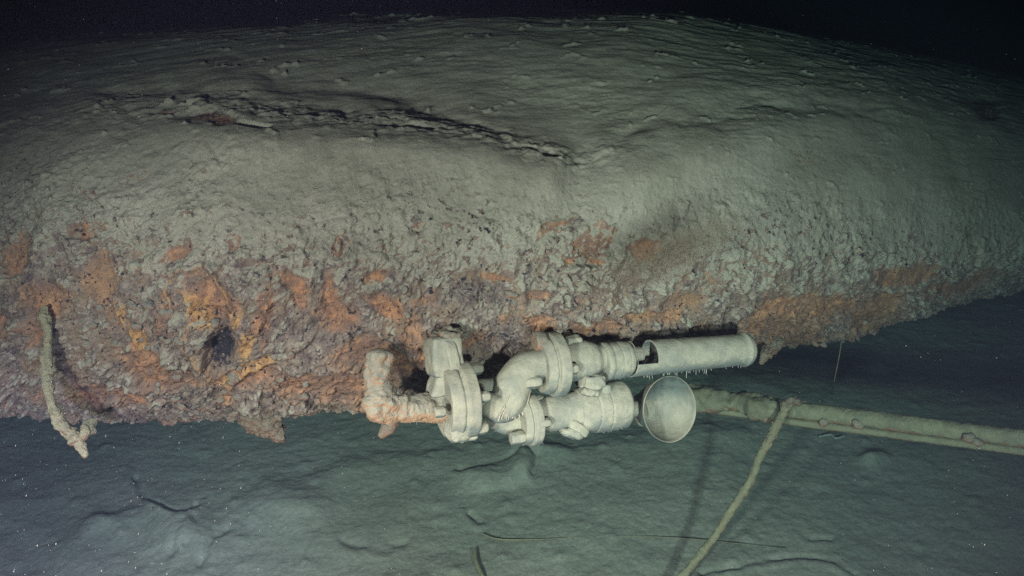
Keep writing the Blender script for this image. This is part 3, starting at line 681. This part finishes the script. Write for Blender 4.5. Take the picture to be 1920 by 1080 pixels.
# ------------------------------------------------------------------ pole and rope at the right
pd = [(1240, 752, 3.25, 17), (1330, 752, 3.15, 19), (1420, 762, 3.05, 21), (1500, 775, 2.95, 21), (1620, 790, 2.83, 21), (1760, 808, 2.70, 21.5), (1920, 828, 2.57, 22), (2150, 860, 2.40, 23), (2400, 892, 2.25, 24)]
pole = root('fallen_pole', 'long silt-covered pole with a thin pipe along it leaning out at the right', 'pole', c2w(at(1500, 775, 2.95)))
V, Fc = sweep(pts_px([(a, b_-5, d_, r_*0.78) for a, b_, d_, r_ in pd]), 700, 44, 0.0052, 55, 91)
V, Fc = V, Fc
link('pole_shaft', V, Fc, m_pole, pole)
V, Fc = sweep(pts_px([(a, b_+r_*0.86, d_-.006, r_*0.34) for a, b_, d_, r_ in pd[1:]]), 420, 20, 0.0016, 60, 92)
link('side_pipe', V, Fc, m_pole, pole)
V, Fc = sweep(pts_px([(1250, 745, 3.2, 16), (1310, 748, 3.12, 24), (1370, 752, 3.06, 20), (1420, 763, 3.0, 26), (1450, 770, 2.97, 20)]), 90, 34, 0.030, 24, 93)
link('silt_lump', V, Fc, m_pole, pole)
for q, (a, b_, d_, r_) in enumerate([(1818, 822, 2.62, 10), (1832, 828, 2.61, 8), (1608, 795, 2.82, 9), (1545, 792, 2.88, 7), (1623, 772, 2.84, 5), (1508, 755, 2.95, 4), (1440, 780, 2.98, 11)]):
    r0 = r_*d_/F; link('rust_nodule', *rbox(c2w(at(a, b_, d_)), [RT, UP, FW], (r0*1.2, r0, r0), 10, 2.5, r0*.6, 60, q), m_bolt, pole)
rp = root('rope', 'thin silt-furred rope hanging from the pole down to the silt', 'rope', c2w(at(1480, 752, 2.93)))
V, Fc = sweep(pts_px([(1490, 750, 2.90, 7), (1478, 760, 2.885, 8), (1462, 785, 2.88, 8.5), (1450, 812, 2.885, 9.5), (1428, 850, 2.90, 7.5), (1405, 905, 2.92, 7.5), (1372, 955, 2.94, 7.5), (1340, 1005, 2.97, 7), (1301, 1055, 2.99, 7.5), (1262, 1100, 3.0, 8), (1220, 1150, 2.99, 8)]), 500, 26, 0.0075, 75, 95)
link('rope_strand', V, Fc, m_rope, rp)
kn = [rbox(c2w(at(a, b_, 2.88)), [RT, UP, FW], (r_*2.88/F, r_*2.88/F*.8, .014), 14, 2.4, .007, 60, q) for q, (a, b_, r_) in enumerate([(1482, 750, 9), (1493, 754, 7), (1474, 760, 8)])]
link('knot', *join(kn), m_lump, rp)
th_r = root('thread', 'faint thin thread hanging in the dark water below the right of the funnel', 'thread', c2w(at(1578, 630, 3.4)))
link('thread_strand', *sweep(pts_px([(1580, 620, 3.4, 0.9), (1575, 660, 3.42, 0.9), (1567, 700, 3.45, 0.8), (1559, 740, 3.5, 0.7)]), 60, 8, .0008, 60, 96), m_rope, th_r)

# ------------------------------------------------------------------ seabed
def build_bed():
    def axis(c, step, n, far, k=1.035):
        v = [0.0]; s = step
        out = []
        for i in range(n): out.append(c[0]+(c[1]-c[0])*i/(n-1))
        a = [c[0]]; s = step
        while a[-1] > -far: s *= 1.12; a.append(a[-1]-s)
        b_ = [c[1]]; s = step
        while b_[-1] < far: s *= 1.12; b_.append(b_[-1]+s)
        return np.array(a[::-1][:-1]+out+b_[1:])
    xs = axis((-3.2, 4.2), .009, 820, 90); ys = axis((1.2, 6.2), .008, 640, 90)
    X, Y = np.meshgrid(xs, ys, indexing='ij'); Z = np.zeros_like(X)
    px, py, s = w2px(np.stack([X, Y, Z], -1)); ok = (s > 0.5)
    px = np.where(ok, px, -9999); py = np.where(ok, py, 9999)
    wx = px+16*noise2(X*3, Y*3, 3)+6*noise2(X*12, Y*12, 7); wy = py+12*noise2(X*3+5, Y*3, 4)+5*noise2(X*12, Y*12+5, 8)
    near = np.exp(-((np.hypot(X, Y-3)/14)**2))
    Z += 0.14*fbm2(X*.35, Y*.35, 3, 3)*(1-np.exp(-(np.hypot(X, Y-3)/5)**2)) + near*(0.026*fbm2(X*1.6, Y*1.6, 4, 5)+0.006*fbm2(X*5+.8*Y, Y*8, 4, 6)+0.0050*fbm2(X*26, Y*30, 4, 9, .65))
    # scarps: the near side stands a few centimetres higher than the far side
    for pl, h, wd in (([(430, 950), (510, 905), (560, 912), (660, 865), (760, 858), (960, 836), (1080, 838), (1290, 802), (1370, 812), (1440, 818)], .040, 70),
                      ([(60, 1040), (170, 985), (240, 975), (330, 950)], .035, 40)):
        d, t, sd = polydist(wx, wy, pl); fade = ss(0, .12, t)*ss(1, .88, t)
        sg = np.tanh(sd*d/22); Z += h*(0.5+0.5*sg)*np.exp(-d/wd)*fade
    # cracks and grooves
    for pl, h, wd in (([(258, 898), (280, 935), (318, 965), (352, 962), (372, 945)], .040, 5), ([(296, 950), (330, 972), (352, 968)], .03, 5), ([(860, 885), (885, 878), (940, 872), (985, 850)], .03, 5), ([(985, 852), (1008, 866), (1000, 895)], .025, 5),
                      ([(880, 960), (900, 975)], .03, 5), ([(320, 1040), (335, 1000), (365, 975), (372, 985), (350, 1025)], .02, 7), ([(380, 1060), (400, 1010), (430, 990)], .02, 6), ([(640, 1015), (720, 1035), (760, 1020)], .015, 6),
                      ([(1320, 1074), (1420, 1050), (1500, 1042), (1560, 1052), (1600, 1078)], .030, 5), ([(1500, 1000), (1520, 1012), (1560, 1012)], .015, 4)):
        d, t, sd = polydist(wx*.5+px*.5, wy*.5+py*.5, pl); h = h*0.6; Z -= h*np.exp(-(d/wd)**2)*(0.3+0.9*ss(-.3, .3, noise2(X*7, Y*7, 31)))
        Z += h*.35*np.exp(-((d-wd*2.4)/(wd*1.6))**2)*(sd > 0)
    # mounds
    for cx, cy, rx, ry, h in ((900, 895, 40, 16, .035), (975, 885, 26, 20, .05), (350, 1000, 60, 40, .05), (200, 990, 40, 18, .03), (560, 960, 60, 30, .03), (1010, 850, 50, 18, .03), (1630, 860, 22, 12, .045), (930, 905, 50, 10, .02)):
        Z += h*np.exp(-(((wx-cx)/rx)**2+((wy-cy)/ry)**2))
    a1, a2, ci = worley(X*9, Y*9, 4); Z += near*np.clip(1-a1*2.6, 0, 1)**1.5*(ci > .86)*.010
    V = np.stack([X, Y, Z], -1).reshape(-1, 3)
    o = link('seabed', V, gridfaces(len(xs), len(ys)), m_bed)
    if o.data.polygons[0].normal.z < 0: o.data.flip_normals()
    return tag(o, kind='structure')
build_bed()
def gd(py): return CAM[2]/(math.sin(PITCH)-(540-py)/F*math.cos(PITCH))
def ground_wire(rows, r_, up=0.03):
    out = []
    for a, b_ in rows:
        p = c2w(at(a, b_, gd(b_))); out.append([*p[:2], p[2]+up, r_])
    return np.array(out)
o = link('wire', *sweep(ground_wire([(905, 1006), (935, 1016), (1000, 1017), (1120, 1011), (1240, 1012), (1360, 1022), (1470, 1034)], .0022, .014), 260, 8, .0030, 12, 97), m_rope)
tag(o, 'long thin wire lying half buried across the silt below the bell', 'wire')
o = link('stick', *sweep(ground_wire([(890, 1040), (893, 1062), (905, 1090)], .009, .022), 50, 12, .002, 40, 98), m_rope)
tag(o, 'short dark stick poking out of the silt at the bottom edge', 'stick')
o = link('fibre', *sweep(ground_wire([(1535, 829), (1555, 825), (1565, 832), (1580, 828)], .004, .03), 50, 8, .002, 40, 99), m_thread)
tag(o, 'pale scrap of fibre on the silt just below the pole', 'fibre')

# ------------------------------------------------------------------ marine snow
def snow():
    rr = np.random.RandomState(11); n = 2100
    oct_ = np.array([[1, 0, 0], [-1, 0, 0], [0, 1, 0], [0, -1, 0], [0, 0, 1], [0, 0, -1]], float)
    of = np.array([[0, 2, 4], [2, 1, 4], [1, 3, 4], [3, 0, 4], [2, 0, 5], [1, 2, 5], [3, 1, 5], [0, 3, 5]])
    Vs = []; Fs = []
    for q in range(n):
        left = q < n*0.30
        px = rr.uniform(-40, 800) if left else rr.uniform(-40, 1960)
        py = rr.uniform(500, 1100) if left else rr.uniform(0, 1090)
        d = rr.uniform(0.5, 1.8) ** 1.0
        r0 = (0.26+0.75*rr.rand()**4)*d/F
        st = rr.uniform(1.5, 4.0)*(1.0 if px < 500 else 0.4) if left else rr.uniform(0.8, 1.3)
        sx = np.array([r0, r0*max(st, 1), r0])
        a = rr.uniform(.15, .5) if left else rr.uniform(0, 3)
        P = oct_*sx; P = P@np.array([[math.cos(a), math.sin(a), 0], [-math.sin(a), math.cos(a), 0], [0, 0, 1]]).T
        P = P+at(px, py, d); Vs.append(c2w(P)); Fs.append(of+6*q)
    o = link('marine_snow', np.vstack(Vs), np.vstack(Fs), m_snow)
    tag(o, 'tiny pale specks of marine snow drifting in the dark water', 'marine snow', kind='stuff')
snow()

# ------------------------------------------------------------------ the water itself
V, Fc = rbox((0, 0, 0), np.eye(3), (1, 1, 1), 2, 1e9, 0, 1)
V = np.array([[x, y, z] for x in (-95, 95) for y in (-95, 95) for z in (-1.2, 4.5)], float)
Fq = np.array([[0, 1, 3, 2], [4, 6, 7, 5], [0, 4, 5, 1], [2, 3, 7, 6], [0, 2, 6, 4], [1, 5, 7, 3]])
hm = bpy.data.materials.new('water_haze'); hm.use_nodes = True; nt = hm.node_tree; nt.nodes.clear()
out = nt.nodes.new('ShaderNodeOutputMaterial'); pv = nt.nodes.new('ShaderNodeVolumePrincipled')
pv.inputs['Color'].default_value = (0.054, 0.062, 0.104, 1); pv.inputs['Density'].default_value = 0.20
pv.inputs['Absorption Color'].default_value = (0.0, 0.40, 0.36, 1)
pv.inputs['Anisotropy'].default_value = 0.0
nt.links.new(pv.outputs[0], out.inputs['Volume'])
o = link('haze', V, Fq, hm, smooth=False); tag(o, 'dark murky sea water around the wreck', 'haze', kind='stuff')

# ------------------------------------------------------------------ nodules of concretion on the plating, fringes of growth
m_nod = silty('nodule_crust', (0.255, 0.238, 0.200), (0.20, 0.155, 0.135), (0.28, 0.16, 0.11), 0.4, 60, -0.55, 0.25, 0.003, 0.8)
def ico(n):
    bm_ = bmesh.new(); bmesh.ops.create_icosphere(bm_, subdivisions=n, radius=1.0)
    v = np.array([q.co[:] for q in bm_.verts]); f = np.array([[q.index for q in p.verts] for p in bm_.faces]); bm_.free(); return v, f
def nodules():
    rr = np.random.RandomState(5); iv, jf = ico(3)
    me = shell.data; n = len(me.vertices); co = np.empty(n*3, np.float32); me.vertices.foreach_get('co', co); co = co.reshape(-1, 3)+np.array(ORG)
    no = np.empty(n*3, np.float32); me.vertices.foreach_get('normal', no); no = no.reshape(-1, 3)
    px, py, s_ = w2px(co); view = CAM-co; view /= np.linalg.norm(view, axis=1)[:, None]
    edge = np.interp(px, [-60, 300, 700, 1100, 1980], [400, 470, 480, 500, 540])
    pr = ss(0, 130, py-edge)*((no*view).sum(1) > 0.1)*np.clip(0.35+fbm3(co*5, 3, 7)*1.5, 0, 1)*np.interp(px, [0, 900, 1300, 1900], [1, .8, .45, .3])
    pa = np.empty(n, np.float32); me.attributes['pit'].data.foreach_get('value', pa); pr = pr*(1-np.clip(pa*1.2, 0, 1)); pr[-2:] = 0; pick = rr.choice(n, 560, replace=False, p=pr/pr.sum()); Vs = []; Fs = []
    for q, k in enumerate(pick):
        rad = 0.0025+0.0110*rr.rand()**3.5
        a = rr.normal(size=3); a /= np.linalg.norm(a)
        P = iv*rad*(1+0.42*noise3(iv*1.5+q*3.1, 3)[:, None]+0.22*noise3(iv*3.6+q, 4)[:, None])
        P = P-np.outer(P@no[k], no[k])*0.25 + np.outer(P@a, a)*rr.uniform(0, .5)
        Vs.append(co[k]+P+no[k]*rad*0.1); Fs.append(jf+len(iv)*q)
    o = link('concretion_nodules', np.vstack(Vs), np.vstack(Fs), m_nod, funnel); o['kind'] = 'stuff'
nodules()
def fringe(o, n, seed, lo=.0015, hi=.005, nz=-0.25):
    rr = np.random.RandomState(seed); me = o.data; k = len(me.vertices); co = np.empty(k*3, np.float32); me.vertices.foreach_get('co', co)
    co = co.reshape(-1, 3)+np.array(o['_o']); no = np.empty(k*3, np.float32); me.vertices.foreach_get('normal', no); no = no.reshape(-1, 3)
    c = np.where(no[:, 2] < nz)[0]; c = rr.choice(c, n); Vs = []; Fs = []
    for q, i_ in enumerate(c):
        l = (lo+(hi-lo)*rr.rand()**2)*1.0*(2.6 if rr.rand() < .06 else 1); b_ = rr.uniform(.0006, .0013); d_ = no[i_]*.4+np.array([rr.normal()*.25, rr.normal()*.25, -1.0]); d_ /= np.linalg.norm(d_)
        u = np.cross(d_, [1, 0, 0.3]); u /= np.linalg.norm(u); v = np.cross(d_, u)
        p = co[i_]-no[i_]*.001
        Vs.append([p+u*b_, p-u*b_*.5+v*b_*.87, p-u*b_*.5-v*b_*.87, p+d_*l]); Fs += [[4*q, 4*q+1, 4*q+3], [4*q+1, 4*q+2, 4*q+3], [4*q+2, 4*q, 4*q+3], [4*q, 4*q+2, 4*q+1]]
    t = link('growth_fringe', np.vstack(Vs), np.array(Fs), m_thread, o.parent if o.parent.type == 'EMPTY' else o.parent, smooth=False); t['kind'] = 'stuff'
for q, nm in enumerate(('upper_elbow', 'lower_elbow', 'main_flange', 'upper_flange', 'lower_flange', 'bracket', 'lower_collar', 'lower_valve_body', 'upper_collar', 'support_plate')):
    fringe(bpy.data.objects[nm], 150, 20+q)
fringe(bpy.data.objects['supply_pipe'], 700, 40, .002, .006, 0.1)

# ------------------------------------------------------------------ drifting cloud of silt in front of the plating
a = c2w(at(1105, 550, 1.98)); b_ = c2w(at(1375, 422, 2.14)); L = np.linalg.norm(b_-a)/2; X_ = (b_-a)/(2*L); Y_ = np.cross(X_, [0, 0, 1]); Y_ /= np.linalg.norm(Y_); Z_ = np.cross(X_, Y_)
th = np.linspace(0, np.pi, 25)[:, None]; ph = np.linspace(0, 2*np.pi, 36, endpoint=False)[None]
S_ = np.stack([np.cos(th)*np.ones_like(ph), np.sin(th)*np.cos(ph), np.sin(th)*np.sin(ph)], -1)
sm = bpy.data.materials.new('silt_cloud'); sm.use_nodes = True; nt = sm.node_tree; nt.nodes.clear()
out = nt.nodes.new('ShaderNodeOutputMaterial'); pv = nt.nodes.new('ShaderNodeVolumePrincipled')
pv.inputs['Color'].default_value = (0.46, 0.38, 0.28, 1)
tc = N(nt, 'ShaderNodeTexCoord'); ln = N(nt, 'ShaderNodeVectorMath', operation='LENGTH'); nt.links.new(tc.outputs['Object'], ln.inputs[0])
fo = ramp(nt, ln.outputs['Value'], [(0.15, 1.0), (0.55, 0.35), (0.97, 0.0)])
nz = noise_node(nt, tc.outputs['Object'], 1.6, 4, 0.6)
d_ = math_n(nt, 'MULTIPLY', fo, ramp(nt, nz, [(0.32, 0.15), (0.6, 1.0)])); d_ = math_n(nt, 'MULTIPLY', d_, 30.0)
nt.links.new(d_, pv.inputs['Density']); nt.links.new(pv.outputs[0], out.inputs['Volume'])
V = S_.reshape(-1, 3); o = link('silt_cloud', V, gridfaces(25, 36, True), sm)
M = Matrix([[*(X_*L*1.35), 0], [*(Y_*0.055), 0], [*(Z_*0.075), 0], [*((a+b_)/2), 1]]).transposed()
o.matrix_world = M
tag(o, 'brownish cloud of stirred silt drifting across the rusty plating', 'silt cloud', kind='stuff')

for o in sc.objects:
    if '_o' in o: del o['_o']
